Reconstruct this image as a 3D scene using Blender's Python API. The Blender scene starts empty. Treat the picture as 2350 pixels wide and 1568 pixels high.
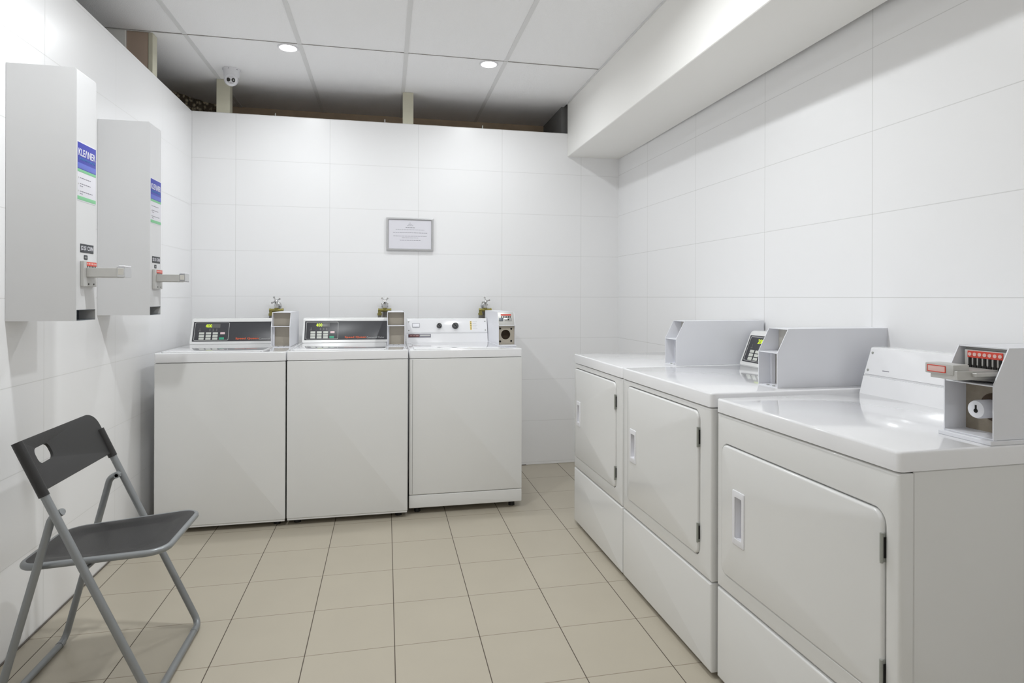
import bpy, bmesh, math, random
from mathutils import Matrix, Vector
random.seed(7)
scn = bpy.context.scene
COL = scn.collection
PI = math.pi

# ------------------------------------------------------------------ materials
def lin(c):
    return tuple(((v/255)/12.92 if v/255 <= .04045 else ((v/255+.055)/1.055)**2.4) for v in c)
MATS = {}
def mat(name, rgb, rough=.5, metal=0., spec=.5, coat=0., noise=0., nscale=20., bump=0., emit=None, estr=0.):
    if name in MATS: return MATS[name]
    m = bpy.data.materials.new(name); m.use_nodes = True
    nt = m.node_tree; b = nt.nodes['Principled BSDF']
    c = lin(rgb)+(1,)
    b.inputs['Base Color'].default_value = c
    b.inputs['Roughness'].default_value = rough
    b.inputs['Metallic'].default_value = metal
    b.inputs['Specular IOR Level'].default_value = spec
    b.inputs['Coat Weight'].default_value = coat
    b.inputs['Coat Roughness'].default_value = .08
    if emit:
        b.inputs['Emission Color'].default_value = lin(emit)+(1,)
        b.inputs['Emission Strength'].default_value = estr
    if noise or bump:
        tc = nt.nodes.new('ShaderNodeTexCoord'); nz = nt.nodes.new('ShaderNodeTexNoise')
        nz.inputs['Scale'].default_value = nscale; nz.inputs['Detail'].default_value = 5
        nt.links.new(tc.outputs['Object'], nz.inputs['Vector'])
        if noise:
            mx = nt.nodes.new('ShaderNodeMix'); mx.data_type = 'RGBA'
            mx.inputs['A'].default_value = tuple(v*(1-noise) for v in c[:3])+(1,)
            mx.inputs['B'].default_value = tuple(min(1, v*(1+noise)) for v in c[:3])+(1,)
            nt.links.new(nz.outputs['Fac'], mx.inputs['Factor']); nt.links.new(mx.outputs['Result'], b.inputs['Base Color'])
        if bump:
            bp = nt.nodes.new('ShaderNodeBump'); bp.inputs['Strength'].default_value = bump; bp.inputs['Distance'].default_value = .002
            nt.links.new(nz.outputs['Fac'], bp.inputs['Height']); nt.links.new(bp.outputs['Normal'], b.inputs['Normal'])
    MATS[name] = m
    return m

def tile_mat(name, rgb, axes, rough, spec=.5, noise=.0, nscale=3., jw=.003, wob=.0):
    """axes: list of (axis index, pitch, offset, joint rgb, joint strength)"""
    m = bpy.data.materials.new(name); m.use_nodes = True
    nt = m.node_tree; N = nt.nodes.new; L = nt.links.new
    b = nt.nodes['Principled BSDF']
    b.inputs['Specular IOR Level'].default_value = spec
    geo = N('ShaderNodeTexCoord'); sp = N('ShaderNodeSeparateXYZ'); L(geo.outputs['Object'], sp.inputs[0])
    nz = N('ShaderNodeTexNoise'); nz.inputs['Scale'].default_value = nscale; nz.inputs['Detail'].default_value = 6
    L(geo.outputs['Object'], nz.inputs['Vector'])
    c = lin(rgb)
    mx = N('ShaderNodeMix'); mx.data_type = 'RGBA'
    mx.inputs['A'].default_value = tuple(v*(1-noise) for v in c)+(1,)
    mx.inputs['B'].default_value = tuple(min(1, v*(1+noise)) for v in c)+(1,)
    L(nz.outputs['Fac'], mx.inputs['Factor'])
    col = mx.outputs['Result']; mask = None
    for ax, p, o, jc, js in axes:
        s = N('ShaderNodeMath'); s.operation = 'SUBTRACT'; L(sp.outputs[ax], s.inputs[0]); s.inputs[1].default_value = o
        pp = N('ShaderNodeMath'); pp.operation = 'PINGPONG'; L(s.outputs[0], pp.inputs[0]); pp.inputs[1].default_value = p/2
        lt = N('ShaderNodeMath'); lt.operation = 'LESS_THAN'; L(pp.outputs[0], lt.inputs[0]); lt.inputs[1].default_value = jw/2
        ml = N('ShaderNodeMath'); ml.operation = 'MULTIPLY'; L(lt.outputs[0], ml.inputs[0]); ml.inputs[1].default_value = js
        jm = N('ShaderNodeMix'); jm.data_type = 'RGBA'; L(ml.outputs[0], jm.inputs['Factor']); L(col, jm.inputs['A'])
        jm.inputs['B'].default_value = lin(jc)+(1,); col = jm.outputs['Result']
        if mask is None: mask = lt.outputs[0]
        else:
            mm = N('ShaderNodeMath'); mm.operation = 'MAXIMUM'; L(mask, mm.inputs[0]); L(lt.outputs[0], mm.inputs[1]); mask = mm.outputs[0]
    L(col, b.inputs['Base Color'])
    rr = N('ShaderNodeMapRange'); L(mask, rr.inputs['Value']); rr.inputs['To Min'].default_value = rough; rr.inputs['To Max'].default_value = .8
    L(rr.outputs['Result'], b.inputs['Roughness'])
    nz2 = N('ShaderNodeTexNoise'); nz2.inputs['Scale'].default_value = 2.2; nz2.inputs['Detail'].default_value = 1
    L(geo.outputs['Object'], nz2.inputs['Vector'])
    bp = N('ShaderNodeBump'); bp.inputs['Strength'].default_value = wob; bp.inputs['Distance'].default_value = .02
    L(nz2.outputs['Fac'], bp.inputs['Height']); L(bp.outputs['Normal'], b.inputs['Normal'])
    return m

WJ = (170,170,166)
M_floor = tile_mat('floor tiles', (180,172,156), [(1,.3,.038,(130,118,102),.75),(0,.3,.033,(70,60,50),.9)], .34, .4, .05, 5., .0034, .02)
M_wback = tile_mat('back wall tiles', (245,245,246), [(0,.596,.22,WJ,.32),(2,.3005,.0195,WJ,.24)], .3, .35, 0, 3, .003, .05)
M_wleft = tile_mat('left wall tiles', (245,245,246), [(1,.6,2.536,WJ,.4),(2,.3005,.0085,WJ,.4)], .26, .4, 0, 3, .003, .05)
M_wright = tile_mat('right wall tiles', (242,242,243), [(1,.626,1.877,WJ,.42),(2,.3035,.0085,WJ,.36)], .34, .35, 0, 3, .0028, .05)
M_paint = mat('white wall paint', (247,246,243), .6, bump=.05, nscale=60)
M_ceil = mat('mineral ceiling panel', (250,250,251), .9, bump=.9, nscale=220, noise=.03)
M_tbar = mat('ceiling T-bar', (226,226,226), .6, noise=.02)
M_gap = mat('shadow gap grey', (170,168,165), .9, noise=.1)
M_enam = mat('white enamel', (227,227,226), .22, coat=.5, noise=.006, nscale=6)
M_enamt = mat('white glossy top enamel', (238,238,240), .1, coat=.8, noise=.004, nscale=6)
M_inner = mat('cabinet inner metal', (120,119,116), .6, noise=.05)
M_groove = mat('shaded groove metal', (70,69,66), .7, noise=.05)  # shade inside the dryer gaps put into the colour
M_case = mat('white powder coated case', (230,231,236), .35, noise=.015, nscale=9)
M_taupe = mat('taupe compartment back', (176,168,154), .5, noise=.05, nscale=14)
M_palecomp = mat('pale compartment back', (206,203,196), .5, noise=.05, nscale=14)
M_black = mat('dark grey control panel', (62,62,66), .3, noise=.02)
M_wplast = mat('white plastic', (232,232,236), .35, noise=.01)
M_line = mat('light grey print', (190,190,188), .5, noise=.02)
M_btn = mat('pale key', (205,208,200), .4, noise=.02)
M_btnp = mat('pale pink key', (232,205,208), .4, noise=.02)
M_btng = mat('green key', (60,165,130), .4, noise=.02)
M_led = mat('lit yellow green digits', (200,230,10), .4, emit=(205,235,10), estr=.85, noise=.01)
M_leddim = mat('unlit display window', (98,98,96), .3, noise=.05)
M_orange = mat('orange print', (232,98,50), .5, noise=.02)
M_rubber = mat('black rubber', (30,30,30), .6, noise=.1)
M_knob = mat('black knob', (44,44,46), .35, noise=.05)
M_chrome = mat('chrome', (205,205,205), .15, 1., noise=.02)
M_brass = mat('aged brass', (150,142,84), .35, .8, noise=.15, nscale=60)
M_hose = mat('braided grey hose', (120,116,112), .5, .3, noise=.3, nscale=300)
M_steel = mat('brushed steel', (196,195,192), .35, .3, noise=.06, nscale=40)
M_hinge = mat('hinge steel', (160,162,156), .45, .15, noise=.1, nscale=60)
M_dark = mat('dark hole', (22,20,18), .8, noise=.1)
M_brownhole = mat('brown dusty hole', (78,64,50), .8, noise=.2, nscale=50)
M_rust = mat('scuffed taupe metal', (150,140,124), .6, .1, noise=.22, nscale=60)
M_red = mat('red label', (214,74,58), .5, noise=.03)
M_redline = mat('pale red label', (226,190,184), .5, noise=.02)
M_blue = mat('blue label', (60,66,168), .45, noise=.03)
M_blue2 = mat('lighter blue label', (98,112,200), .45, noise=.03)
M_teal = mat('teal print', (70,130,185), .5, noise=.02)
M_green = mat('green label', (130,196,148), .5, noise=.03)
M_paper = mat('white paper', (226,225,232), .6, noise=.01)
M_print = mat('grey print', (128,126,136), .7, noise=.03)
M_disp = mat('white dispenser paint', (216,216,217), .4, noise=.008, nscale=5)
M_chute = mat('dark grey chute', (104,110,116), .35, .4, noise=.1, nscale=20)
M_blacklab = mat('black label', (60,62,66), .5, noise=.03)
M_seat = mat('black plastic seat', (36,35,35), .42, bump=.25, nscale=500, noise=.03)
M_tube = mat('grey painted tube', (142,145,147), .35, .35, noise=.03)
M_wood = mat('cream painted timber', (206,203,184), .7, noise=.05, nscale=25)
M_brown = mat('pinkish beige board', (186,166,150), .7, noise=.05, nscale=8)
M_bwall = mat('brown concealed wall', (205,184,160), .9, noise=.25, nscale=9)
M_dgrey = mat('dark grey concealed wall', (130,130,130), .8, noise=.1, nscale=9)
M_lamp = mat('lit lamp lens', (255,255,255), .5, emit=(255,253,250), estr=9., noise=.001)
M_silver = mat('silver frame', (196,196,198), .3, .6, noise=.03)
M_glassdk = mat('black lens', (26,26,28), .1, coat=.6, noise=.02)
M_yellow = mat('yellow strip', (240,214,120), .5, noise=.02)
M_maroon = mat('maroon badge', (92,52,54), .4, noise=.05)
M_baseline = mat('grey wall base line', (110,104,98), .8, noise=.1)  # dark strip at the foot of the walls

def rock_mat():
    m = bpy.data.materials.new('rough stone'); m.use_nodes = True
    nt = m.node_tree; b = nt.nodes['Principled BSDF']; b.inputs['Roughness'].default_value = .9
    tc = nt.nodes.new('ShaderNodeTexCoord'); v = nt.nodes.new('ShaderNodeTexVoronoi'); v.inputs['Scale'].default_value = 34
    nt.links.new(tc.outputs['Object'], v.inputs['Vector'])
    cr = nt.nodes.new('ShaderNodeValToRGB'); e = cr.color_ramp.elements
    e[0].position = .05; e[0].color = lin((250,240,215))+(1,); e[1].position = .55; e[1].color = lin((110,98,84))+(1,)
    nt.links.new(v.outputs['Distance'], cr.inputs[0]); nt.links.new(cr.outputs[0], b.inputs['Base Color'])
    return m
M_rock = rock_mat()

# ------------------------------------------------------------------ helpers
def link(name, bm, m, parent=None, smooth=True, angle=35):
    me = bpy.data.meshes.new(name)
    bmesh.ops.remove_doubles(bm, verts=bm.verts, dist=1e-6)
    bmesh.ops.recalc_face_normals(bm, faces=bm.faces)
    bm.to_mesh(me); bm.free()
    me.materials.append(m)
    o = bpy.data.objects.new(name, me); COL.objects.link(o)
    if smooth:
        for p in me.polygons: p.use_smooth = True
        me.set_sharp_from_angle(angle=math.radians(angle))
    if parent: o.parent = parent
    return o
def tag(o, label, cat, group=None):
    o['label'] = label; o['category'] = cat
    if group: o['group'] = group
    return o
def thing(name, label, cat, loc, rz=0, group=None):
    o = bpy.data.objects.new(name, None); COL.objects.link(o); o.empty_display_size = .1
    o.location = loc; o.rotation_euler = (0, 0, rz)
    return tag(o, label, cat, group)
def struct(o):
    o['kind'] = 'structure'; return o
def box(bm, x0, x1, y0, y1, z0, z1):
    vs = [bm.verts.new((x, y, z)) for x in (x0, x1) for y in (y0, y1) for z in (z0, z1)]
    for f in ((0,1,3,2),(4,6,7,5),(0,4,5,1),(2,3,7,6),(0,2,6,4),(1,5,7,3)):
        bm.faces.new([vs[i] for i in f])
    return bm
def bbox(x0, x1, y0, y1, z0, z1, b=0., seg=2):
    bm = bmesh.new(); box(bm, x0, x1, y0, y1, z0, z1)
    if b: bmesh.ops.bevel(bm, geom=list(bm.edges), offset=b, segments=seg, affect='EDGES', profile=.6)
    return bm
def rrect(x0, x1, z0, z1, r, n=6):
    r = max(1e-4, min(r, (x1-x0)/2-1e-5, (z1-z0)/2-1e-5)); P = []
    for cx, cz, a in ((x1-r, z1-r, 0), (x0+r, z1-r, PI/2), (x0+r, z0+r, PI), (x1-r, z0+r, 1.5*PI)):
        for i in range(n+1):
            t = a+PI/2*i/n; P.append((cx+r*math.cos(t), cz+r*math.sin(t)))
    return P
def loft(bm, loops, cap0=False, cap1=False, closed=False):
    R = [[bm.verts.new(p) for p in l] for l in loops]; n = len(R[0])
    for k in range(len(R)-(0 if closed else 1)):
        a, b = R[k], R[(k+1) % len(R)]
        for i in range(n):
            bm.faces.new((a[i], a[(i+1) % n], b[(i+1) % n], b[i]))
    if cap0: bm.faces.new(R[0])
    if cap1: bm.faces.new(R[-1])
    return bm
def plate(rect, r, yf, yb, b=.002, hole=None, hr=0, hb=.001, n=6, bm=None):
    """rounded plate facing -Y, optional rounded hole"""
    x0, x1, z0, z1 = rect; bm = bm or bmesh.new(); L = []
    def lp(rc, rr, i, y): return [(p[0], y, p[1]) for p in rrect(rc[0]+i, rc[1]-i, rc[2]+i, rc[3]-i, max(rr-i, 1e-4), n)]
    if hole:
        L.append(lp(hole, hr, 0, yb)); L.append(lp(hole, hr, 0, yf+hb)); L.append(lp(hole, hr+hb, -hb, yf))
    for k in range(4):
        t = PI/2*k/3; L.append(lp(rect, r, b*(1-math.sin(t)), yf+b*(1-math.cos(t))))
    L.append(lp(rect, r, 0, yb))
    if hole: loft(bm, L, closed=True)
    else: loft(bm, L, True, True)
    return bm
def slab(rect, r, zt, zb, b=.004, n=5):
    """horizontal rounded slab, rect = x0,x1,y0,y1"""
    bm = plate((rect[0], rect[1], rect[2], rect[3]), r, 0, zt-zb, b, n=n)
    for v in bm.verts: v.co = Vector((v.co.x, v.co.z, zt-v.co.y))
    return bm
def prism(bm, pts, x0, x1, axis=0):
    """polygon pts (a,b) extruded along axis 0: (x, a, b)"""
    A = [bm.verts.new((x0, p[0], p[1])) for p in pts]; B = [bm.verts.new((x1, p[0], p[1])) for p in pts]
    n = len(pts)
    for i in range(n): bm.faces.new((A[i], A[(i+1) % n], B[(i+1) % n], B[i]))
    bm.faces.new(A); bm.faces.new(B)
    return bm
def cyl(bm, c, d, r0, r1=None, n=24, L=None, cap=True):
    c = Vector(c); d = Vector(d); r1 = r0 if r1 is None else r1
    q = d.normalized().to_track_quat('Z', 'Y')
    A, B = [], []
    for i in range(n):
        t = 2*PI*i/n; u = q @ Vector((math.cos(t), math.sin(t), 0))
        A.append(bm.verts.new(c+u*r0)); B.append(bm.verts.new(c+d+u*r1))
    for i in range(n): bm.faces.new((A[i], A[(i+1) % n], B[(i+1) % n], B[i]))
    if cap: bm.faces.new(A); bm.faces.new(B)
    return bm
def lathe(prof, c, d, n=32):
    """prof list of (r, h) revolved round direction d at c"""
    bm = bmesh.new(); q = Vector(d).normalized().to_track_quat('Z', 'Y'); c = Vector(c)
    L = [[c+q @ Vector((max(r, 1e-5)*math.cos(2*PI*i/n), max(r, 1e-5)*math.sin(2*PI*i/n), h)) for i in range(n)] for r, h in prof]
    loft(bm, L, True, True); return bm
def tube(bm, pts, r, n=14, fillet=0., fs=6):
    P = [Vector(p) for p in pts]
    if fillet:
        Q = [P[0]]
        for i in range(1, len(P)-1):
            a, b, c = P[i-1], P[i], P[i+1]; f = min(fillet, (a-b).length*.49, (c-b).length*.49)
            s = b+(a-b).normalized()*f; e = b+(c-b).normalized()*f
            for k in range(fs+1):
                t = k/fs; Q.append(s*(1-t)**2+b*2*t*(1-t)+e*t*t)
        P = Q+[P[-1]]
    up = None; R = []
    for i, p in enumerate(P):
        d = (P[min(i+1, len(P)-1)]-P[max(i-1, 0)]).normalized()
        if up is None: up = d.orthogonal().normalized()
        up = (up-d*up.dot(d)).normalized(); w = d.cross(up)
        R.append([p+up*r*math.cos(2*PI*k/n)+w*r*math.sin(2*PI*k/n) for k in range(n)])
    loft(bm, R, True, True); return bm
def text(name, s, h, m, parent, M, width=None, bold=0., depth=.0004, align='CENTER'):
    """raised lettering; M maps (x right, y up, z out)"""
    cu = bpy.data.curves.new(name, 'FONT'); cu.body = s; cu.size = 1; cu.align_x = align; cu.align_y = 'CENTER'
    cu.extrude = .01; cu.offset = bold; cu.resolution_u = 2
    t = bpy.data.objects.new(name, cu); COL.objects.link(t)
    bpy.context.view_layer.update()
    me = bpy.data.meshes.new_from_object(t.evaluated_get(bpy.context.evaluated_depsgraph_get()))
    COL.objects.unlink(t); bpy.data.objects.remove(t); bpy.data.curves.remove(cu)
    ys = [v.co.y for v in me.vertices]; xs = [v.co.x for v in me.vertices]
    k = h/(max(ys)-min(ys)); cy = (max(ys)+min(ys))/2
    kx = k if width is None else width/(max(xs)-min(xs))
    cx = (max(xs)+min(xs))/2 if align == 'CENTER' else min(xs)
    for v in me.vertices:
        v.co = M @ Vector(((v.co.x-cx)*kx, (v.co.y-cy)*k, v.co.z/.01*depth))
    me.materials.clear(); me.materials.append(m)
    me.name = name
    o = bpy.data.objects.new(name, me); COL.objects.link(o); o.parent = parent
    return o
def frame_m(origin, xdir, updir):
    x = Vector(xdir).normalized(); u = Vector(updir).normalized(); z = x.cross(u)
    return Matrix(((x[0], u[0], z[0], origin[0]), (x[1], u[1], z[1], origin[1]), (x[2], u[2], z[2], origin[2]), (0, 0, 0, 1)))
def xf(bm, M):
    bmesh.ops.transform(bm, matrix=M, verts=bm.verts); return bm
def decal(name, x0, x1, z0, z1, m, parent, M, t=.0006, r=.0008, zoff=0.):
    """thin rounded plate in the plane of M, coordinates x right / z up"""
    bm = plate((x0, x1, z0, z1), r, -zoff-t, -zoff+.0001, min(t*.4, .0002), n=3)
    # plate faces -Y: map (x, y, z) -> x right, z up, -y out
    A = Matrix(((1,0,0,0),(0,0,1,0),(0,-1,0,0),(0,0,0,1)))
    return link(name, xf(bm, M @ A), m, parent)

# ------------------------------------------------------------------ room
XL, YB, XS = -1.24, 4.255, 1.305
YN = -1.6
ZW, ZS, ZC = 2.427, 2.255, 2.65
def xr(y): return 1.706+.012*(YB-y)
bm = bbox(-2.2, 2.2, YN-.1, 5.4, -.1, 0); struct(link('floor', bm, M_floor, smooth=False))
bm = bbox(XL-.09, XL, YN, YB+.09, 0, ZW, .002, 1); struct(link('wall_left', bm, M_wleft, smooth=False))
bm = bbox(XL, 1.72, YB, YB+.09, 0, ZW, .002, 1); struct(link('wall_back', bm, M_wback, smooth=False))
bm = bmesh.new()
vs = [bm.verts.new(p) for p in ((xr(YB+.6), YB+.6, 0), (xr(YN), YN, 0), (xr(YN)+.1, YN, 0), (xr(YB)+.1, YB+.6, 0))]
vt = [bm.verts.new((v.co.x, v.co.y, ZC)) for v in vs]
bm.faces.new(vs); bm.faces.new(vt)
for i in range(4): bm.faces.new((vs[i], vs[(i+1) % 4], vt[(i+1) % 4], vt[i]))
struct(link('wall_right', bm, M_wright, smooth=False))
bm = bbox(XL-.5, xr(YN)+.1, YN-.1, YN, 0, ZC); struct(link('wall_front', bm, M_paint, smooth=False))
# boxed-in bulkhead along the right wall
bm = bbox(XS, 1.705, YN, YB, ZS, ZC+.02, .003, 1); struct(link('wall_bulkhead', bm, M_paint, smooth=False))
# concealed surfaces over and behind the partitions
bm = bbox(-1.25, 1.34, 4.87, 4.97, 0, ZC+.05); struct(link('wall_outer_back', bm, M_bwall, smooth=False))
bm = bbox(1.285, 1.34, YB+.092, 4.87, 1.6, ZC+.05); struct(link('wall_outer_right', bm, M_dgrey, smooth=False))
bm = bbox(-2.0, -1.9, YN, 4.2, 0, ZC+.05); struct(link('wall_outer_left', bm, M_paint, smooth=False))
# rough stone wall, oblique, seen through the gap
bm = bmesh.new(); A = Vector((-1.98, 3.94, 0)); B = Vector((-1.06, 5.10, 0)); nx, nz = 60, 24
nr = (B-A).normalized().cross(Vector((0, 0, 1)))
G = [[None]*(nz+1) for _ in range(nx+1)]
for i in range(nx+1):
    for j in range(nz+1):
        p = A.lerp(B, i/nx); p.z = 1.9+(ZC-1.9)*j/nz; p += nr*random.uniform(-.018, .018)
        G[i][j] = bm.verts.new(p)
for i in range(nx):
    for j in range(nz): bm.faces.new((G[i][j], G[i+1][j], G[i+1][j+1], G[i][j+1]))
struct(link('wall_outer_stone', bm, M_rock, smooth=False))

# ceiling: panels with T-bars
bm = bbox(-2.0, XS, YN, 5.1, ZC, ZC+.03)
ceil = struct(link('ceiling', bm, M_ceil, smooth=False))
bm = bmesh.new()
for k in range(-2, 3):
    x = .112+.595*k
    if x < 1.29: box(bm, x-.012, x+.012, YN, 4.87, ZC-.003, ZC+.002)
link('ceiling_grid', bm, M_tbar, ceil, smooth=False)
bm = bmesh.new()
for y in (3.575, 2.375, 1.175, -.025, -1.225):
    box(bm, -1.9, XS-.004, y-.0013, y+.0013, ZC-.0036, ZC+.002)
for sx0, sx1 in ((.72, 1.30),(-1.24, -.98)): box(bm, sx0, sx1, 3.5725, 3.5775, ZC-.004, ZC+.002)
link('ceiling_joint', bm, M_gap, ceil, smooth=False)
bm = bmesh.new(); box(bm, XS-.006, XS, YN, 3.56, ZC-.012, ZC+.001); box(bm, XS-.008, XS, 3.56, YB, ZC-.01, ZC+.001)
struct(link('trim_1', bm, M_tbar, smooth=False))
# thin dark strip where walls meet the floor
bm = bbox(XL+.0005, XL+.005, YN, YB, 0.0005, .006); struct(link('base_line_left', bm, M_baseline, smooth=False))
bm = bbox(.79, 1.0, YB-.004, YB-.0005, .0005, .004); struct(link('base_line_back', bm, M_baseline, smooth=False))

# board + posts standing on the partition walls, up to the ceiling
bm = bbox(-1.60, -1.372, 3.58, 3.63, 1.9, ZC-.001, .001, 1); struct(link('trim_2', bm, M_paint, smooth=False))
bm = bbox(-1.371, -1.268, 3.595, 3.625, 1.9, ZC-.001, .001, 1)
tag(link('infill_board', bm, M_brown, smooth=False), 'pinkish beige board filling the gap above the left wall', 'board')
def post(x0, x1, y0, y1, z0, label):
    bm = bbox(x0, x1, y0, y1, z0, ZC-.001, .002, 1)
    return tag(link('timber_post', bm, M_wood, smooth=False), label, 'post')
post(-1.266, -1.243, 3.595, 3.66, ZW+.0005, 'slim cream post on the left wall beside the pinkish board')
post(-1.094, -1.012, 4.262, 4.335, ZW+.0005, 'cream timber post on the back wall under the dome camera')
post(.111, .184, 4.262, 4.33, ZW+.0005, 'cream timber post on the back wall, standing alone mid-wall')
for x, h, lb in ((-.735, .03, 'small dark metal clip on the wall top, nearest the dome camera'), (-.012, .034, 'small pale metal clip on the wall top left of the middle post'), (.68, .034, 'small metal clip on the wall top right of the middle post')):
    bm = bmesh.new(); box(bm, x-.003, x+.004, 4.30, 4.305, ZW, ZW+h); prism(bm, [(4.305, ZW), (4.305, ZW+h*.9), (4.335, ZW)], x-.004, x+.004)
    box(bm, x-.012, x+.012, 4.29, 4.335, ZW+.0003, ZW+.003)
    tag(link('metal_clip', bm, M_steel if lb[6] == 'p' else M_hinge), lb, 'clip', 'clips on top of the back wall')

# ------------------------------------------------------------------ lamps
def downlight(x, y, label=None):
    t = thing('ceiling_downlight', label, 'ceiling light', (x, y, ZC), 0, 'round recessed downlights')
    link('trim_ring', lathe([(.058, 0), (.058, -.002), (.054, -.006), (.047, -.0045), (.047, 0)], (0, 0, -.0005), (0, 0, 1)), M_wplast, t)
    link('lens', lathe([(.0, -.0075), (.03, -.007), (.046, -.005), (.046, -.001)], (0, 0, -.0005), (0, 0, 1)), M_lamp, t)
    return t
downlight(-.555, 3.645, 'lit round ceiling downlight, left one, nearer the dome camera')
downlight(.613, 3.64, 'lit round ceiling downlight, right one, nearer the bulkhead')
for x in (-.555, .613):
    for y in (2.05, .45, -1.0):
        bm = lathe([(.0, -.0075), (.03, -.007), (.046, -.005), (.046, -.001)], (x, y, ZC-.0005), (0, 0, 1))
        t = thing('ceiling_downlight', 'round ceiling downlight outside the picture, %s row' % {2.05: 'front', .45: 'middle', -1.0: 'rear'}[y], 'ceiling light', (x, y, ZC), 0, 'downlights above the camera')
        xf(bm, Matrix.Translation((-x, -y, -ZC))); link('lens', bm, M_lamp, t)
def area(x, y, p, size=.1):
    l = bpy.data.lights.new('lamp_light', 'AREA'); l.shape = 'DISK'; l.size = size; l.energy = p; l.spread = math.radians(165)
    l.color = (.955, .985, 1)
    o = bpy.data.objects.new('lamp_light', l); COL.objects.link(o); o.location = (x, y, ZC-.012)
PW = (5.0, 12.4, 0., 4.7)
for x in (-.555, .613):
    for y, p in zip((3.645, 2.05, .45, -1.0), PW):
        if p: area(x, y, p)

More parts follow.
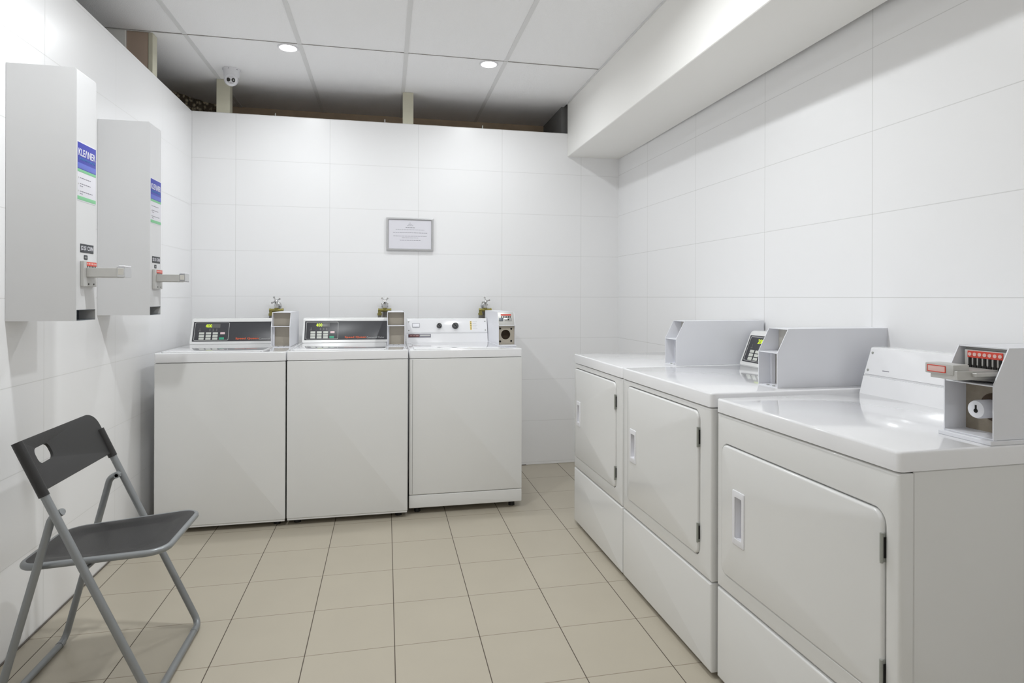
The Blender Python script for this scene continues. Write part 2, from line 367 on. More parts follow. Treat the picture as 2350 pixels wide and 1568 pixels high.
# ------------------------------------------------------------------ machine parts (local frame: x right, y depth, front at y=0)
def meter_case(root, x0, z0, depth, yf, comp, kind='empty'):
    """coin meter case on top of a machine; W .104, front at local y=yf"""
    Wc = .104 if kind != 'slide' else .118; T = .0028; hb, ht, rec = .119, .2, .042
    prof = [(0, 0), (0, hb), (rec, ht), (depth, ht), (depth, 0)]
    bm = bmesh.new()
    P = [(yf+a, z0+b) for a, b in prof]
    prism(bm, P, x0, x0+T); prism(bm, P, x0+Wc-T, x0+Wc)
    prism(bm, [(yf+rec, z0+ht-T), (yf+rec, z0+ht), (yf+depth, z0+ht), (yf+depth, z0+ht-T)], x0+.0005, x0+Wc-.0005)
    prism(bm, [(yf+depth-T, z0+.001), (yf+depth-T, z0+ht-.001), (yf+depth, z0+ht-.001), (yf+depth, z0+.001)], x0+.0005, x0+Wc-.0005)
    prism(bm, [(yf+.001, z0), (yf+.001, z0+T), (yf+depth, z0+T), (yf+depth, z0)], x0+.0005, x0+Wc-.0005)
    c = link('coin_box', bm, M_case, root, smooth=False)
    # divider shelf
    d2 = .07
    bm = bbox(x0+T, x0+Wc-T, yf+.001, yf+d2, z0+hb-.003, z0+hb, .0006, 1); link('divider_shelf', bm, M_case, c)
    # backs of both compartments
    if kind == 'empty':
        du, dl = .062, .062
        bm = bbox(x0+T, x0+Wc-T, yf+du+.018, yf+du+.02, z0+hb, z0+ht-T); link('upper_back', bm, comp, c, smooth=False)
        bm = bbox(x0+T, x0+Wc-T, yf+dl, yf+dl+.002, z0+T, z0+hb-.003); link('lower_back', bm, comp, c, smooth=False)
        for k in (.36, .66): link('screw', cyl(bmesh.new(), (x0+Wc*k, yf+.012, z0+T), (0, 0, .002), .005, n=12), M_hinge, c)
        bm = bmesh.new(); box(bm, x0+T, x0+.012, yf+.045, yf+.06, z0+T, z0+hb-.004); link('side_flange', bm, M_case, c, smooth=False)
    elif kind == 'slide':
        # near dryer: coin slide with tongue pulled out, lock cylinder below
        bm = bbox(x0+T, x0+Wc-T, yf+.062, yf+.064, z0+hb, z0+ht-T); link('upper_back', bm, M_steel, c, smooth=False)
        bm = bbox(x0+.014, x0+Wc-.008, yf+.044, yf+.062, z0+hb+.012, z0+ht-.01, .002); link('slide_housing', bm, M_steel, c)
        xs0, xs1 = x0+.022, x0+Wc-.014
        bm = bbox(xs0, xs1, yf+.0425, yf+.044, z0+.172, z0+.188, .0005, 1); link('coin_value_strip', bm, M_red, c)
        n = 7
        for k in range(n):
            x = xs0+.006+(xs1-xs0-.012)*k/(n-1)
            link('coin_value_dot', cyl(bmesh.new(), (x, yf+.0425, z0+.180), (0, -.0008, 0), .0042, n=14), M_redline, c)
            bk = box(bmesh.new(), x-.0028, x+.0028, yf+.0418, yf+.044, z0+.155, z0+.172)
            box(bk, x-.0042, x+.0042, yf+.0414, yf+.044, z0+.147, z0+.1552)
            link('coin_slot', bk, M_dark, c, smooth=False)
        bm = bbox(x0+.010, x0+Wc-.010, yf-.034, yf+.05, z0+.138, z0+.146, .001, 1)
        prism(bm, [(yf-.034, z0+.130), (yf-.034, z0+.146), (yf+.05, z0+.146), (yf+.05, z0+.122)], x0+.020, x0+Wc-.026)
        link('coin_slide', bm, M_steel, c)
        bm = bbox(x0+.018, x0+.088, yf-.074, yf-.03, z0+.139, z0+.163, .003)
        s = link('slide_handle', bm, M_steel, c)
        bm = bbox(x0+.030, x0+Wc-.022, yf-.072, yf+.04, z0+.130, z0+.150, .001, 1); link('slide_tongue', bm, M_steel, c)
        M = frame_m((0, yf-.0882, 0), (1, 0, 0), (0, 0, 1))
        bm = plate((x0+.024, x0+.070, z0+.143, z0+.159), .002, yf-.0752, yf-.0735, .0003, hole=(x0+.0258, x0+.0682, z0+.1448, z0+.1572), hr=.001, hb=.0002, n=3)
        link('handle_label_rim', bm, M_red, c)
        bm = plate((x0+.0256, x0+.0684, z0+.1446, z0+.1574), .001, yf-.0747, yf-.0735, .0002, n=3); link('handle_label', bm, M_redline, c)
        bm = bbox(x0+T, x0+Wc-T, yf+.062, yf+.065, z0+T, z0+hb-.003); link('lower_back', bm, M_rust, c, smooth=False)
        bm = lathe([(.030, 0), (.032, .002), (.030, .004), (.026, .003)], (x0+.070, yf+.063, z0+.062), (0, -1, 0)); link('lock_hole', bm, M_brownhole, c)
        bm = lathe([(.021, 0), (.021, .04), (.019, .046), (.0, .046)], (x0+.064, yf+.063, z0+.058), (0, -1, 0)); link('lock_cylinder', bm, M_case, c)
        bm = cyl(bmesh.new(), (x0+.064, yf+.0172, z0+.055), (0, -.001, 0), .0048, n=14)
        prism(bm, [(yf+.0162, z0+.055), (yf+.0162, z0+.068), (yf+.0172, z0+.068), (yf+.0172, z0+.055)], x0+.062, x0+.066); link('keyhole', bm, M_dark, c)
        bm = bbox(x0-.004, x0+Wc+.004, yf-.012, yf+depth, z0-.010, z0-.0005, .001, 1); link('base_plate', bm, M_case, c)
    elif kind == 'meter':
        # washer 3: metal coin meter above, open round hole below
        bm = plate((x0+T, x0+Wc-T, z0+hb, z0+ht-T), .001, yf+.030, yf+.034, .0005, n=3)
        for v in bm.verts: v.co.y += (v.co.z-z0-hb)*.42-.022
        link('meter_plate', bm, M_steel, c)
        th = math.atan(.42)
        Mm = frame_m((x0+Wc/2, yf+.0075, z0+hb), (1, 0, 0), (0, math.sin(th), math.cos(th)))
        decal('coin_value_strip', -.032, .032, .063, .073, M_red, c, Mm, zoff=0)
        for k in range(6):
            decal('coin_slot', -.030+.0105*k, -.024+.0105*k, .050, .060, M_dark, c, Mm, t=.001)
        decal('slide_plate', -.044, -.020, .028, .048, M_chute, c, Mm, t=.003)
        decal('keyhole_plate', -.010, .034, .030, .046, M_chrome, c, Mm, t=.002)
        decal('keyhole', .008, .018, .033, .043, M_dark, c, Mm, t=.0005, r=.005, zoff=.002)
        bm = plate((x0+T, x0+Wc-T, z0+T, z0+hb-.003), .001, yf+.018, yf+.022, .0005, hole=(x0+.020, x0+.076, z0+.034, z0+.092), hr=.027)
        link('lower_back', bm, M_taupe, c)
        bm = bbox(x0+T, x0+Wc-T, yf+.052, yf+.055, z0+T, z0+hb-.003); link('hole_back', bm, M_brownhole, c, smooth=False)
        for sx, sz in ((.014, .10), (.082, .098), (.014, .022), (.082, .024)): link('lock_screw', cyl(bmesh.new(), (x0+sx, yf+.018, z0+sz), (0, -.0012, 0), .006, n=12), M_dark, c)
        bm = bbox(x0-.003, x0+Wc+.003, yf-.020, yf+depth, z0-.007, z0-.0003, .001, 1); link('base_plate', bm, M_case, c)
    return c

def console_black(root, x0, x1, z0, yb, digits, brand=None):
    """backguard with a slanted dark control panel"""
    H = .156
    P = [(yb, 0), (yb-.004, .006), (yb+.0, .016), (yb+.048, H-.018), (yb+.056, H-.005), (yb+.066, H), (yb+.118, H), (yb+.122, H-.006), (yb+.122, 0)]
    bm = prism(bmesh.new(), [(a, z0+b) for a, b in P], x0, x1)
    bmesh.ops.bevel(bm, geom=[e for e in bm.edges if abs(e.verts[0].co.x-e.verts[1].co.x) < 1e-6], offset=.003, segments=2, affect='EDGES')
    c = link('control_console', bm, M_enam, root)
    sl = Vector((0, .048, H-.034)); Ls = sl.length; up = sl.normalized()
    M = frame_m((x0+.012, yb, z0+.016), (1, 0, 0), up)
    W = x1-x0-.014
    p = decal('control_panel', 0, W, .004, Ls-.002, M_black, c, M, t=.0012, r=.0015)
    q = .00273; Z = Ls-.006
    def D(n, a, b, e, f, m, t=.0004, r=.0006, zo=.0012):  # a..b px right from panel left, e..f px down from panel top (45 px tall)
        return decal(n, a*q, b*q, Z*(1-f/45.)+.004, Z*(1-e/45.)+.004, m, c, M, t=t, r=r, zoff=zo)
    bm = plate((3*q, 74*q, Z*(1-43/45)+.004, Z*(1-2/45)+.004), .006, -.0017, -.0011, .0001, hole=(3.8*q, 73.2*q, Z*(1-42.2/45)+.004, Z*(1-2.8/45)+.004), hr=.0054, hb=.0001, n=4)
    A = Matrix(((1,0,0,0),(0,0,1,0),(0,-1,0,0),(0,0,0,1))); link('panel_outline', xf(bm, M @ A), M_line, c)
    D('display_window', 25, 55, 5, 14, M_leddim)
    MM = M @ Matrix.Translation((31.5*q, Z*(1-9.5/45)+.004, .0018))
    text('display_digits', digits, .021, M_led, c, MM, width=.036, bold=.0, depth=.0003)
    for k in range(3): D('indicator_icon', 33+7*k, 35.5+7*k, 16, 22, M_leddim)
    D('indicator_icon', 11, 16, 20, 22, M_leddim); D('indicator_icon', 13, 14.5, 15, 20, M_leddim)
    for i in range(3):
        for j in range(3): D('key', 13+14*i, 23.5+14*i, 24.5+6*j, 29.3+6*j, M_btn, t=.0012, r=.0015)
    D('cancel_key', 56.5, 66, 24.5, 29, M_btnp, t=.0012, r=.0015); D('start_key', 55, 65, 36, 41, M_btng, t=.0012, r=.0015)
    if brand:
        MM = M @ Matrix.Translation((89*q, Z*(1-39.5/45)+.004, .0015))
        text('brand_lettering', 'Speed Queen', .0145, M_orange, c, MM, width=.132, bold=.02, depth=.0003, align='LEFT')
        MM = M @ Matrix.Translation((138.5*q, Z*(1-39.8/45)+.004, .0015))
        text('model_lettering', brand, .011, M_line, c, MM, width=.108, depth=.0003, align='LEFT')
    return c

def console_white(root, x0, x1, z0, yb, washer):
    H = .152
    P = [(yb, 0), (yb+.016, .058), (yb+.020, .0585), (yb+.018, .063), (yb+.048, H), (yb+.056, H+.003), (yb+.118, H+.003), (yb+.122, 0)]
    bm = prism(bmesh.new(), [(a, z0+b) for a, b in P], x0, x1)
    c = link('control_console', bm, M_enamt, root)
    up = Vector((0, .030, H-.063)).normalized(); Ls = Vector((0, .030, H-.063)).length
    M = frame_m((x0, yb+.018, z0+.063), (1, 0, 0), up); W = x1-x0
    decal('upper_fascia', .003, W-.003, .002, Ls-.002, M_enamt, c, M, t=.0025, r=.003)
    for x in (.014, W-.014):
        for z in (.016, Ls-.018):
            bm = xf(lathe([(.0042, 0), (.0042, .0012), (.003, .002), (0, .002)], (x, z, .0025), (0, 0, 1), 14), M); link('fascia_screw', bm, M_hinge, c)
    if washer:
        bm = plate((.060-.021, .060+.021, Ls-.055, Ls-.032), .004, -.0075, -.002, .0015)
        A = Matrix(((1,0,0,0),(0,0,1,0),(0,-1,0,0),(0,0,0,1))); link('rocker_button', xf(bm, M @ A), M_wplast, c)
        bm = plate((.060-.024, .060+.024, Ls-.058, Ls-.029), .003, -.003, -.002, .0002, hole=(.060-.0225, .060+.0225, Ls-.0565, Ls-.0305), hr=.003, hb=.0001); link('button_outline', xf(bm, M @ A), M_print, c)
        for x, r in ((.211, .0165), (.316, .0205)):
            bm = lathe([(r*1.05, 0), (r*1.05, .003), (r, .005), (r*.92, .016), (r*.8, .018), (0, .018)], (0, 0, 0), (0, 0, 1), 28)
            bx = bbox(-.0022, .0022, -r*.9, r*.9, .016, .024, .001, 1); tmp = bpy.data.meshes.new('t'); bx.to_mesh(tmp); bx.free(); bm.from_mesh(tmp); bpy.data.meshes.remove(tmp)
            xf(bm, M @ Matrix.Translation((x, Ls*.49, .0025)) @ Matrix.Rotation(.7, 4, 'Z')); link('dial_knob', bm, M_knob, c)
            for a, b in ((-.02, .012), (.008, .02)): decal('dial_marking', x+a, x+a+.014, Ls*.49+r+.006, Ls*.49+r+.0068, M_line, c, M, t=.0002, r=.0002, zoff=.0025)
            decal('dial_marking', x-.008, x+.008, Ls*.49-r-.010, Ls*.49-r-.008, M_line, c, M, t=.0002, r=.0002, zoff=.0025)
        decal('indicator_strip', .414, .425, .018, Ls-.016, M_yellow, c, M, t=.0004, zoff=.0025)
        for k in range(5):
            z = .024+(Ls-.046)*k/4
            decal('indicator_dot', .417, .423, z-.002, z+.003, M_knob, c, M, t=.0004, zoff=.0029)
            decal('indicator_text', .432, .462-.006*(k % 2), z, z+.0018, M_line, c, M, t=.0002, r=.0002, zoff=.0025)
        up2 = Vector((0, .016, .058)).normalized(); M2 = frame_m((x0, yb, z0), (1, 0, 0), up2)
        decal('brand_badge', .010, .155, .036, .058, M_print, c, M2, t=.002)
        decal('badge_left', .012, .082, .038, .056, M_maroon, c, M2, t=.0005, zoff=.002)
        decal('badge_right', .086, .150, .043, .053, M_line, c, M2, t=.0005, zoff=.002)
        for a, b in ((.020, .036), (.040, .054), (.058, .076)): decal('badge_print', a, b, .045, .048, M_redline, c, M2, t=.0003, r=.0003, zoff=.0025)
    else:
        decal('fascia_mark', .072, .098, .018, .0205, M_print, c, M, t=.0003, r=.0003, zoff=.0025)
    return c

def feet(root, W, D, zb):
    for x in (.05, W-.05):
        for y in (.06, D-.06): link('levelling_foot', cyl(bmesh.new(), (x, y, .0005), (0, 0, zb+.004), .018, n=16), M_rubber, root)

def washer(loc, W, zb, zt, sl, label, kind):
    t = thing('washing_machine', label, 'washing machine', loc, 0, 'top-loading washers along the back wall')
    D = .70
    link('top_panel', slab((0, W, 0, D), .010, zt, zt-sl, .005), M_enamt, t)
    link('cabinet', bbox(.004, W-.004, .012, D-.005, zb+.004, zt-sl-.0005, .003, 1), M_enam, t)
    if kind == 'black':
        link('front_panel', plate((.0015, W-.0015, zb+.008, zt-sl-.004), .004, .0015, .014, .003), M_enam, t)
        link('front_lip', bbox(.004, W-.004, .004, .016, zb-.002, zb+.008, .001, 1), M_enam, t)
    else:
        link('front_panel', plate((.0015, W-.0015, zb+.075, zt-sl-.004), .004, .0015, .014, .003), M_enam, t)
        link('front_lip', plate((.0015, W-.0015, zb, zb+.071), .004, .0025, .014, .003), M_enam, t)
        link('side_seam', bbox(.019, .0205, .0008, .003, zb+.08, zt-sl-.008), M_inner, t)
    feet(t, W, D, zb)
    # lid, slightly proud and dished
    lid = slab((.025, W-.118, .015, .47), .02, zt+.007, zt+.0003, .004)
    o = link('lid', lid, M_enamt, t)
    link('lid_edge', bbox(.03, W-.123, .0165, .018, zt+.0004, zt+.0012), M_inner, t, smooth=False)
    yb = .555
    return t, D, yb

W1W = .636
t, D, yb = washer((-1.155, 3.365, 0), W1W, .029, .927, .048, 'white top-loading washing machine with dark control panel, in the back left corner', 'black')
console_black(t, .004, W1W-.126, .927, yb, '400', 'Commercial Washer')
meter_case(t, W1W-.128, .9272, .36, .302, M_taupe)
t, D, yb = washer((-.515, 3.365, 0), W1W, .031, .928, .048, 'white top-loading washing machine with dark control panel, middle of the back row', 'black')
console_black(t, .006, W1W-.112, .928, yb, '400', 'Commercial Washer')
meter_case(t, W1W-.113, .9282, .36, .302, M_taupe)
t, D, yb = washer((.127, 3.40, 0), .648, .037, .922, .046, 'white top-loading washing machine with white console and two black dials', 'white')
console_white(t, .004, .648-.115, .922, .525, True)
meter_case(t, .648-.112, .9292, .50, .16, M_taupe, 'meter')

def dryer(loc, rz, W, zt, sl, zd0, zd1, mx0, mx1, label, kind, zh0, zh1, hx0, hx1, hinges):
    """mx0/mx1: door edges in local x"""
    t = thing('clothes_dryer', label, 'dryer', loc, rz, 'front-loading dryers along the right wall')
    D = .70; zb = .016; seam = .305
    link('top_panel', slab((0, W, 0, D), .012, zt, zt-sl, .006), M_enamt, t)
    link('cabinet', bbox(.003, W-.003, .0398, D-.005, zb+.004, zt-sl-.0015, .002, 1), M_enam, t)
    g = .0028; rd = .026
    link('front_panel', plate((.002, W-.002, seam+.0025, zt-sl-.004), .003, .003, .0365, .007, hole=(mx0-g, mx1+g, zd0-g, zd1+g), hr=rd+g, hb=.003), M_enam, t)
    link('lower_panel', plate((.002, W-.002, zb, seam-.0025), .003, .003, .0365, .007), M_enam, t)
    link('door_recess', bbox(mx0-.006, mx1+.006, .0222, .027, zd0-.006, zd1+.006), M_groove, t, smooth=False)  # dark backing, shade of the door gap held in its colour
    link('seam_shade_core', bbox(.0065, W-.0065, .0366, .06, zb+.006, zt-sl-.002), M_groove, t, smooth=False)  # core added so the side seam reads dark, shade in its colour
    door = link('door', plate((mx0, mx1, zd0, zd1), rd, -.003, .022, .006, hole=(hx0+.007, hx1-.007, zh0+.014, zh1-.014), hr=.002, hb=.0006), M_enam, t)
    # recessed pull
    i0, i1, j0, j1 = hx0+.0125, hx1-.0125, zh0+.020, zh1-.020
    bm = plate((hx0, hx1, zh0, zh1), .004, -.0058, -.0029, .0015, hole=(i0, i1, j0, j1), hr=.002)
    h = link('door_handle', bm, M_wplast, door)
    bm = bmesh.new()
    L = [[(p[0], y, p[1]) for p in rrect(i0, i1, j0, j1, .002, 3)] for y in (-.004, .018)]
    loft(bm, L, cap1=True); link('handle_pocket', bm, M_wplast, door)
    for z0, z1 in hinges:
        bm = bbox(mx1-.006, mx1+.0022, -.0040, .006, z0, z1, .0008, 1)
        cyl(bm, (mx1+.0002, -.0042, z0-.001), (0, 0, z1-z0+.002), .0034, n=14)
        link('hinge', bm, M_hinge, t)
        link('hinge_slot', bbox(mx1+.0024, mx1+.0044, -.0004, .008, z0+.010, z1-.008), M_dark, t, smooth=False)
    feet(t, W, D, zb)
    return t
r12 = math.atan2(-1.36, .02); r3 = math.atan2(-.687, .012)
# far dryer
t = dryer((.9977, 3.1218, 0), r12, .656, .914, .046, .367, .838, .018, .586, 'white front-loading dryer farthest from the camera, against the back wall', 'black', .540, .670, .062, .118, ((.405, .465), (.72, .785)))
console_black(t, .004, .656-.10, .914, .57, '200', None)
meter_case(t, .656-.120, .9142, .445, .265, M_palecomp)
# middle dryer
t = dryer((1.0074, 2.4595, 0), r12, .708, .914, .046, .364, .842, .052, .634, 'white front-loading dryer in the middle of the right-hand row', 'black', .532, .670, .087, .148, ((.410, .472), (.725, .790)))
console_black(t, .004, .708-.13, .914, .57, '200', None)
meter_case(t, .708-.149, .9142, .445, .275, M_palecomp)
# near dryer
t = dryer((1.031, 1.742, 0), r3, .687, .900, .042, .362, .763, .033, .646, 'white front-loading dryer nearest the camera, coin slide pushed out', 'white', .478, .641, .097, .156, ((.385, .446), (.655, .717)))
console_white(t, .004, .687-.122, .900, .535, False)
meter_case(t, .687-.124, .9102, .44, .252, M_palecomp, 'slide')

# ------------------------------------------------------------------ soap dispensers on the left wall (front faces +X)
def dispenser(y0, W, label):
    """local: x right (world +Y), y depth (world -X); front at y=0, back at y=.209"""
    t = thing('laundry_powder_dispenser', label, 'dispenser', (-1.03, y0, 1.134), PI/2, 'laundry powder dispensers on the left wall')
    H = .862; Dp = .209; T = .003
    full = [(0, 0), (0, H-.006), (.006, H), (Dp, H), (Dp, 0)]
    notch = [(.055, 0), (.055, .038), (0, .038), (0, H-.006), (.006, H), (Dp, H), (Dp, 0)]
    bm = bmesh.new(); prism(bm, notch, T, W-T)
    c = link('cabinet', bm, M_disp, t, smooth=False)
    bm = bmesh.new(); prism(bm, full, 0, T-.0001); prism(bm, full, W-T+.0001, W); link('side_panel', bm, M_disp, t, smooth=False)
    bm = bmesh.new(); box(bm, T, W-T, .0005, .055, .0005, .003); box(bm, T, W-T, .052, .0545, .003, .037); box(bm, T, W-T, .0005, .054, .036, .0378)
    link('powder_chute', bm, M_chute, t, smooth=False)
    M = frame_m((0, 0, 0), (1, 0, 0), (0, 0, 1))
    x0, x1 = .006, W-.003
    lab = decal('instruction_label', x0, x1, .412, .616, M_paper, t, M, t=.0006)
    decal('blue_field', x0, x1, .522, .613, M_blue, lab, M, t=.0003, r=.0003, zoff=.0006)
    decal('pale_blue_band', x0, x1, .524, .543, M_blue2, lab, M, t=.0002, r=.0003, zoff=.0009)
    decal('green_band', x0, x1, .512, .522, M_green, lab, M, t=.0003, r=.0003, zoff=.0006)
    decal('green_footer', x0, x1, .416, .429, M_green, lab, M, t=.0003, r=.0003, zoff=.0006)
    text('brand_lettering', 'KLE\u039bNER', .026, M_paper, lab, M @ Matrix.Translation(((x0+x1)/2, .581, .0011)), width=(x1-x0)*.92, bold=.015, depth=.0002)
    text('product_lettering', 'LAUNDRY POWDER', .009, M_teal, lab, M @ Matrix.Translation(((x0+x1)/2, .558, .0011)), width=(x1-x0)*.86, depth=.0002)
    for z, a, b in ((.492, .022, .10), (.472, .022, .098), (.464, .022, .046), (.446, .022, .112), (.438, .022, .042)):
        x = a
        while x < b:
            w = random.uniform(.007, .014); decal('label_print', x, min(x+w, b), z-.0014, z+.0014, M_print, lab, M, t=.0002, r=.0002, zoff=.0006); x += w+.003
    for z in (.492, .470, .446): decal('label_print', x0+.004, x0+.010, z-.003, z+.003, M_line, lab, M, t=.0002, r=.002, zoff=.0006)
    p = decal('price_plate', .026, .126-.005, .236, .266, M_blacklab, t, M, t=.001)
    text('price_lettering', '$2 $1 COIN', .017, M_paper, p, M @ Matrix.Translation((.0735, .251, .0011)), width=.085, bold=.01, depth=.0002)
    decal('small_plate', .052, .078, .212, .228, M_blacklab, t, M, t=.001, r=.004)
    text('small_lettering', 'ONLY', .006, M_line, t, M @ Matrix.Translation((.065, .220, .0011)), width=.018, depth=.0002)
    # coin mechanism
    m = link('coin_mechanism', bbox(.026, .120, -.012, -.0003, .118, .207, .0015, 1), M_steel, t)
    decal('coin_value_strip', .046, .117, .190, .204, M_red, m, frame_m((0, -.012, 0), (1, 0, 0), (0, 0, 1)), t=.0005)
    MF = frame_m((0, -.012, 0), (1, 0, 0), (0, 0, 1))
    for k in range(6):
        x = .052+.0115*k
        decal('coin_value_dot', x-.0035, x+.0035, .194, .201, M_redline, m, MF, t=.0004, r=.0035, zoff=.0005)
        decal('coin_slot', x-.0025, x+.0025, .176, .190, M_dark, m, MF, t=.0006, zoff=0)
    for x in (.060, .098): decal('mounting_screw', x-.003, x+.003, .124, .130, M_dark, m, MF, t=.0008, r=.003)
    bm = bbox(.044, .100, -.108, -.012, .152, .206-.03+.008, .001, 1); box(bm, .046, .098, -.108, -.013, .150, .154)
    link('coin_slide', bm, M_steel, m)
    bm = bbox(.043, .101, -.132, -.106, .151, .188, .002, 1); link('slide_handle', bm, M_chrome, m)
    link('handle_window', bbox(.0424, .046, -.128, -.110, .160, .182, .0005, 1), M_palecomp, m)
    link('handle_cap', bbox(.044, .100, -.131, -.112, .1875, .193, .001, 1), M_wplast, m)
    return t
dispenser(2.302, .140, 'tall white wall dispenser with blue KLEANER label, nearer the camera')
dispenser(2.952, .133, 'tall white wall dispenser with blue KLEANER label, farther, towards the corner')

# ------------------------------------------------------------------ framed notice
t = thing('framed_notice', 'silver framed notice sheet hanging on the back wall', 'picture frame', (.1625, YB-.001, 1.654))
w, h = .1615, .1145
link('frame', plate((-w, w, -h, h), .002, -.016, 0, .003, hole=(-w+.014, w-.014, -h+.013, h-.013), hr=.003, hb=.003), M_silver, t)
link('backing', bbox(-w+.004, w-.004, -.008, -.002, -h+.004, h-.004), M_silver, t, smooth=False)
pp = link('paper_sheet', bbox(-w+.016, w-.016, -.0095, -.0082, -h+.015, h-.015, .0002, 1), M_paper, t, smooth=False)
M = frame_m((0, -.0095, 0), (1, 0, 0), (0, 0, 1))
for z, hw, th in ((.083, .009, .0024), (.074, .014, .002), (.064, .022, .002), (.049, .032, .0032), (.034, .100, .0016), (.012, .118, .0026), (-.012, .116, .0026), (-.025, .058, .0022), (-.043, .072, .0026)):
    z = z*.96; x = -hw+.002
    while x < hw:
        wd = min(random.uniform(.008, .02), hw-x)
        if wd > .002: decal('notice_print', x, x+wd, z-th/2, z+th/2, M_print, pp, M, t=.0002, r=.0003)
        x += wd+.0028

# ------------------------------------------------------------------ taps above the washers
def tap(x, ang, label, flip=1):
    t = thing('water_tap', label, 'tap', (x, YB, 1.16), 0, 'taps behind the washers')
    bm = lathe([(.024, 0), (.024, .003), (.014, .008), (.0105, .012), (.0105, .055)], (0, 0, 0), (0, -1, 0), 24); link('wall_flange', bm, M_chrome, t)
    bm = cyl(bmesh.new(), (0, -.06, .028), (0, 0, -.052), .013, .012, 20); cyl(bm, (0, -.05, .012), (0, -.028, .014), .011, .010, 20)
    link('valve_body', bm, M_chrome, t)
    hb = lathe([(.010, 0), (.012, .006), (.008, .012), (.0, .013)], (0, -.082, .028), (0, -1, .35), 20)
    for k in range(4):
        a = ang+PI/2*k; d = Vector((math.cos(a)*.026, 0, math.sin(a)*.026)); d.y = d.z*.35*-1*-1
        tube(hb, [Vector((0, -.086, .030)), Vector((0, -.087, .030))+d], .0042, 8)
        cc = Vector((0, -.087, .030))+d; cyl(hb, cc-Vector((0, .002, 0)), (0, .004, 0), .0062, n=10)
    link('cross_handle', hb, M_chrome, t)
    bm = bmesh.new(); tube(bm, [(-.040, -.06, -.032), (.040, -.06, -.032)], .0115, 16); cyl(bm, (0, -.06, -.016), (0, 0, -.014), .014, n=6)
    cyl(bm, (.036, -.06, -.032), (.008, 0, 0), .015, n=6); cyl(bm, (-.044, -.06, -.032), (.008, 0, 0), .014, n=6)
    tube(bm, [(-.034*flip, -.06, -.032), (-.034*flip, -.06, -.056)], .011, 16); cyl(bm, (-.034*flip, -.06, -.052), (0, 0, -.016), .0155, n=8)
    link('brass_tee', bm, M_brass, t)
    bm = tube(bmesh.new(), [(-.034*flip, -.06, -.066), (-.036*flip, -.06, -.14), (-.02*flip, -.08, -.26), (0, -.1, -.34)], .0125, 12, fillet=.05); link('hose', bm, M_hose, t)
    bm = cyl(bmesh.new(), (.004, -.006, -.042), (0, 0, -.26), .020, n=16); link('supply_pipe', bm, M_hose, t)
    return t
tap(-.706, .5, 'brass and chrome water tap behind the left washer, cross handle turned')
tap(-.008, .78, 'brass and chrome water tap behind the middle washer')
tap(.686, .3, 'brass and chrome water tap behind the washer with black dials')

# ------------------------------------------------------------------ dome camera
t = thing('security_camera', 'white dome security camera with two round lenses under the ceiling', 'security camera', (-.958, 4.075, ZC))
bm = lathe([(.054, 0), (.054, -.004), (.050, -.010), (.047, -.040), (.043, -.052), (.0, -.052)], (0, 0, -.0005), (0, 0, 1), 40); link('mount_base', bm, M_wplast, t)
cd = Vector((.20, -1, -.42)).normalized(); C0 = Vector((0, -.010, -.066))
prof = [(.042*math.cos(a), .042*math.sin(a)) for a in [(-.5*PI)+k*PI/18*1.45 for k in range(0, 11)]]
prof = [(max(r, 0), hh) for r, hh in prof]+[(.034, .028), (.0, .029)]
bm = lathe(prof, C0, cd, 36); ball = link('camera_ball', bm, M_wplast, t)
side = cd.cross(Vector((0, 0, 1))).normalized()
for s, nm in ((-1, 'infrared_lens'), (1, 'camera_lens')):
    c = C0+cd*.0285+side*s*.0145
    bm = lathe([(.0115, 0), (.0115, .002), (.0095, .003), (.0085, .0015), (.0, .0012)], c, cd, 24); link(nm, bm, M_glassdk, ball)
bm = lathe([(.005, .0005), (.004, .0022), (0, .0025)], C0+cd*.0285-side*.0145, cd, 12); link('led_cluster', bm, M_line, ball)
bm = lathe([(.0022, 0), (.0022, .001), (0, .001)], C0+cd*.029+Vector((0, 0, -.018)), cd, 10); link('sensor_dot', bm, M_print, ball)
for a in (3.6, 4.6, 5.6): link('mount_screw', cyl(bmesh.new(), (.051*math.cos(a), .051*math.sin(a), -.0105), (0, 0, .003), .0022, n=10), M_print, t)

# ------------------------------------------------------------------ folding chair
t = thing('folding_chair', 'black and grey metal folding chair by the left wall', 'chair', (-.86, 2.19, 0))
X0, Y0 = -.86, 2.19
def lc(x, y, z): return (x-X0, y-Y0, z)
R = .0115
yn, yf = 1.968, 2.412
def longx(z): return -.674+(z-.0)*(-1.030+.674)/.80
fr = [lc(longx(.79), yn, .79), lc(longx(.0), yn, R), lc(longx(.0), yf, R), lc(longx(.735), yf, .735)]
bm = tube(bmesh.new(), fr, R, 16, fillet=.035, fs=8); link('front_leg_frame', bm, M_tube, t)
a, b = yn+.0235, yf-.0235
re = [lc(-.925, a, .588), lc(-.953, a, .572), lc(-.968, a, .51), lc(-1.10, a, R), lc(-1.10, b, R), lc(-.975, b, .51), lc(-.960, b, .572), lc(-.930, b, .586)]
bm = tube(bmesh.new(), re, R*.95, 16, fillet=.04, fs=8); link('rear_leg_frame', bm, M_tube, t)
for yy, s in ((yn, 1), (yf, -1)):
    bm = cyl(bmesh.new(), lc(longx(.583)-.0, yy+s*.002, .583), (0, s*.038, 0), .006, n=12); cyl(bm, lc(longx(.583), yy+s*.034, .583), (0, s*.006, 0), .010, n=14); link('pivot_bolt', bm, M_tube, t)
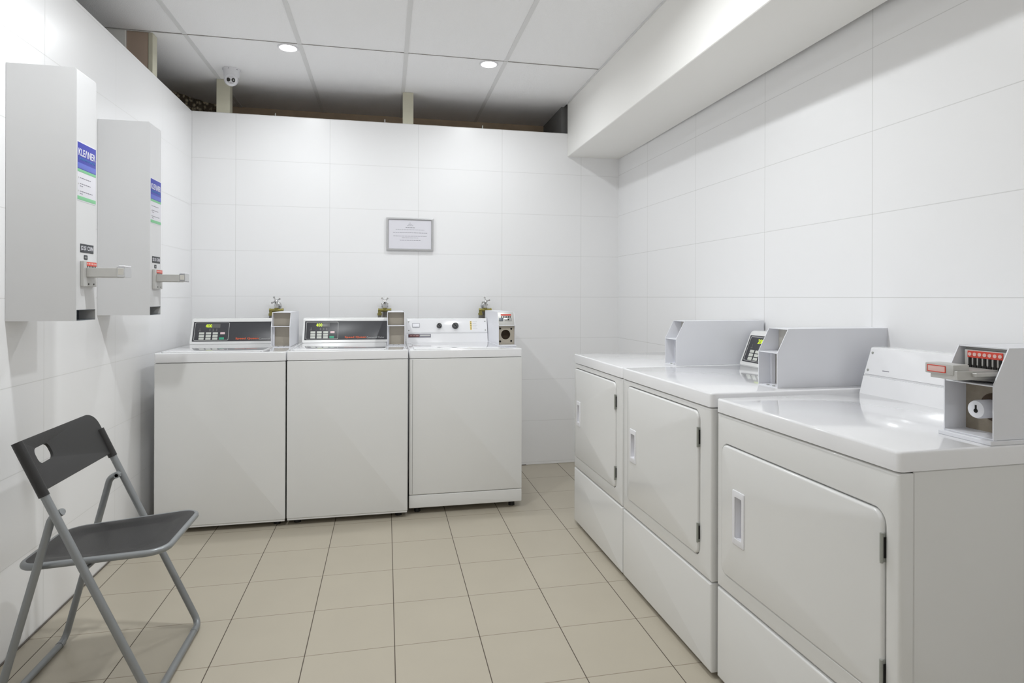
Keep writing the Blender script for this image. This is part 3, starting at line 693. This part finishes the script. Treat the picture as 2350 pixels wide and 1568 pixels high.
# seat
sx0, sx1, sy0, sy1, sz = -1.085, -.655, a+.013+R*.6, b-.013-R*.6, .432
def tilt(bm):
    for v in bm.verts: v.co.z += .015-.026*(sx1-X0-v.co.x)/(sx1-sx0)
def seat_loop(inset, z, dish=0):
    P = []
    for cx, cy, aa, r in ((sx1-.055, sy1-.055, 0, .055), (sx0+.09, sy1-.105, PI/2, .075), (sx0+.075, sy0+.065, PI, .055), (sx1-.055, sy0+.055, 1.5*PI, .055)):
        for i in range(9):
            th = aa+PI/2*i/8; P.append((cx+(r-inset)*math.cos(th), cy+(r-inset)*math.sin(th), z))
    return [lc(*p) for p in P]
bm = bmesh.new()
cx, cy = (sx0+sx1)/2, (sy0+sy1)/2
rim = seat_loop(.004, sz-.006)
tube(bm, rim+rim[:1], .010, 12); tilt(bm); link('seat_rim', bm, M_tube, t)
bm = bmesh.new(); L = [seat_loop(.006, sz-.012), seat_loop(.004, sz), seat_loop(.008, sz+.003)]
base = [Vector(p) for p in seat_loop(.008, 0)]
cc = Vector(lc(cx, cy, 0))
for k in range(1, 9):
    f = 1-k/9; L.append([cc.lerp(p, f)+Vector((0, 0, sz+.003-.011*min(1, max(0, (1-f-.18)/.16))**1.0 if f < .82 else sz+.003)) for p in base])
loft(bm, L, True, True); tilt(bm); link('seat', bm, M_seat, t)
bm = bmesh.new()
for z in (.40,): tube(bm, [lc(-.87, a+.004, .408), lc(-.87, b-.004, .408)], .006, 10)
link('seat_crossbar', bm, M_tube, t)
# backrest : bowed panel with a hand hole, wrapped round both tubes
zt0, zt1 = .655, .800
def bk(y, s, off=0.):
    """s 0..1 up the backrest; tilted with the tubes"""
    u = (y-yn)/(yf-yn); z = zt0+(zt1-zt0)*s
    zz = z-.018*u*0; x = longx(z)
    bow = .016*math.sin(PI*max(0, min(1, u)))
    n = Vector((.80, 0, .356)).normalized()
    return Vector(lc(x-bow, y, zz))+n*off
outer = rrect(yn+.001, yf-.001, 0, 1, .0, 10)
def loop2(i, off, hole=False):
    P = []
    if hole: rc = (2.022+i, 2.118-i, .45+i*6, .76-i*6); rad = .019
    else: rc = (yn-.011+i, yf+.011-i, 0+i*6, 1-i*6); rad = .02
    n = 10; h = (zt1-zt0)/math.cos(math.atan(.445))
    x0, x1, z0, z1 = rc[0], rc[1], rc[2]*h, rc[3]*h
    if hole: pts = rrect(x0, x1, z0, z1, rad-.0, n)
    else:
        pts = []
        for px, pz, aa, r in ((x1-.05, z1-.05, 0, .05), (x0+.022, z1-.022, PI/2, .022), (x0+.004, z0+.004, PI, .004), (x1-.004, z0+.004, 1.5*PI, .004)):
            for k in range(n+1): th = aa+PI/2*k/n; pts.append((px+r*math.cos(th), pz+r*math.sin(th)))
    return [bk(y, s/h, off) for y, s in pts]
hl = [loop2(0, -.004, True), loop2(0, .004, True)]
ol = [loop2(.001, .004), loop2(0, .002), loop2(0, -.002), loop2(.001, -.004)]
# intermediate loops so that the bow is followed
def mid(A, B, k): return [p.lerp(q, k) for p, q in zip(A, B)]
def sub(A, B, off):
    out = []
    for k in (.25, .5, .75):
        l = []
        for p, q in zip(A, B):
            m = p.lerp(q, k); y = m.y+Y0; z = m.z
            l.append(m)
        out.append(l)
    return out
bm = bmesh.new()
loft(bm, [hl[0], hl[1]]+sub(hl[1], ol[0], 0)+ol+sub(ol[-1], hl[0], 0), closed=True)
back = link('backrest', bm, M_seat, t)
for yy, zt in ((yn, .800), (yf, .742)):
    bm = tube(bmesh.new(), [lc(longx(zt0-.012)+0, yy, zt0-.012), lc(longx(zt), yy, zt)], R+.0026, 16); link('backrest_sleeve', bm, M_seat, back)
for yy in (2.02, 2.36):
    for xx in (longx(0), -1.10): link('foot_cap', cyl(bmesh.new(), lc(xx, yy-.012, R+.0004), (0, .024, 0), R+.0005, n=16), M_tube, t)

# ------------------------------------------------------------------ world + camera
w = bpy.data.worlds.new('World'); scn.world = w; w.use_nodes = True
w.node_tree.nodes['Background'].inputs[0].default_value = (.8, .85, .9, 1); w.node_tree.nodes['Background'].inputs[1].default_value = .0
cam = bpy.data.cameras.new('camera'); co = bpy.data.objects.new('camera', cam); COL.objects.link(co)
F, HY, H, a, ro = 1380., 682., 1.22, .2065, .003
cam.sensor_width = 36; cam.lens = F/2350*36; cam.shift_y = -(784-HY)/2350; cam.clip_start = .05
fw = Vector((math.sin(a), math.cos(a), 0)); rt = Vector((math.cos(a), -math.sin(a), 0)); up = Vector((0, 0, 1))
r2 = rt*math.cos(ro)+up*math.sin(ro); u2 = up*math.cos(ro)-rt*math.sin(ro)
co.matrix_world = Matrix(((r2[0], u2[0], -fw[0], 0), (r2[1], u2[1], -fw[1], 0), (r2[2], u2[2], -fw[2], H), (0, 0, 0, 1)))
scn.camera = co
scn.view_settings.view_transform = 'Standard'; scn.view_settings.look = 'None'
scn.view_settings.exposure = 0.; scn.view_settings.gamma = 1
scn.cycles.max_bounces = 10; scn.cycles.diffuse_bounces = 7; scn.cycles.glossy_bounces = 5
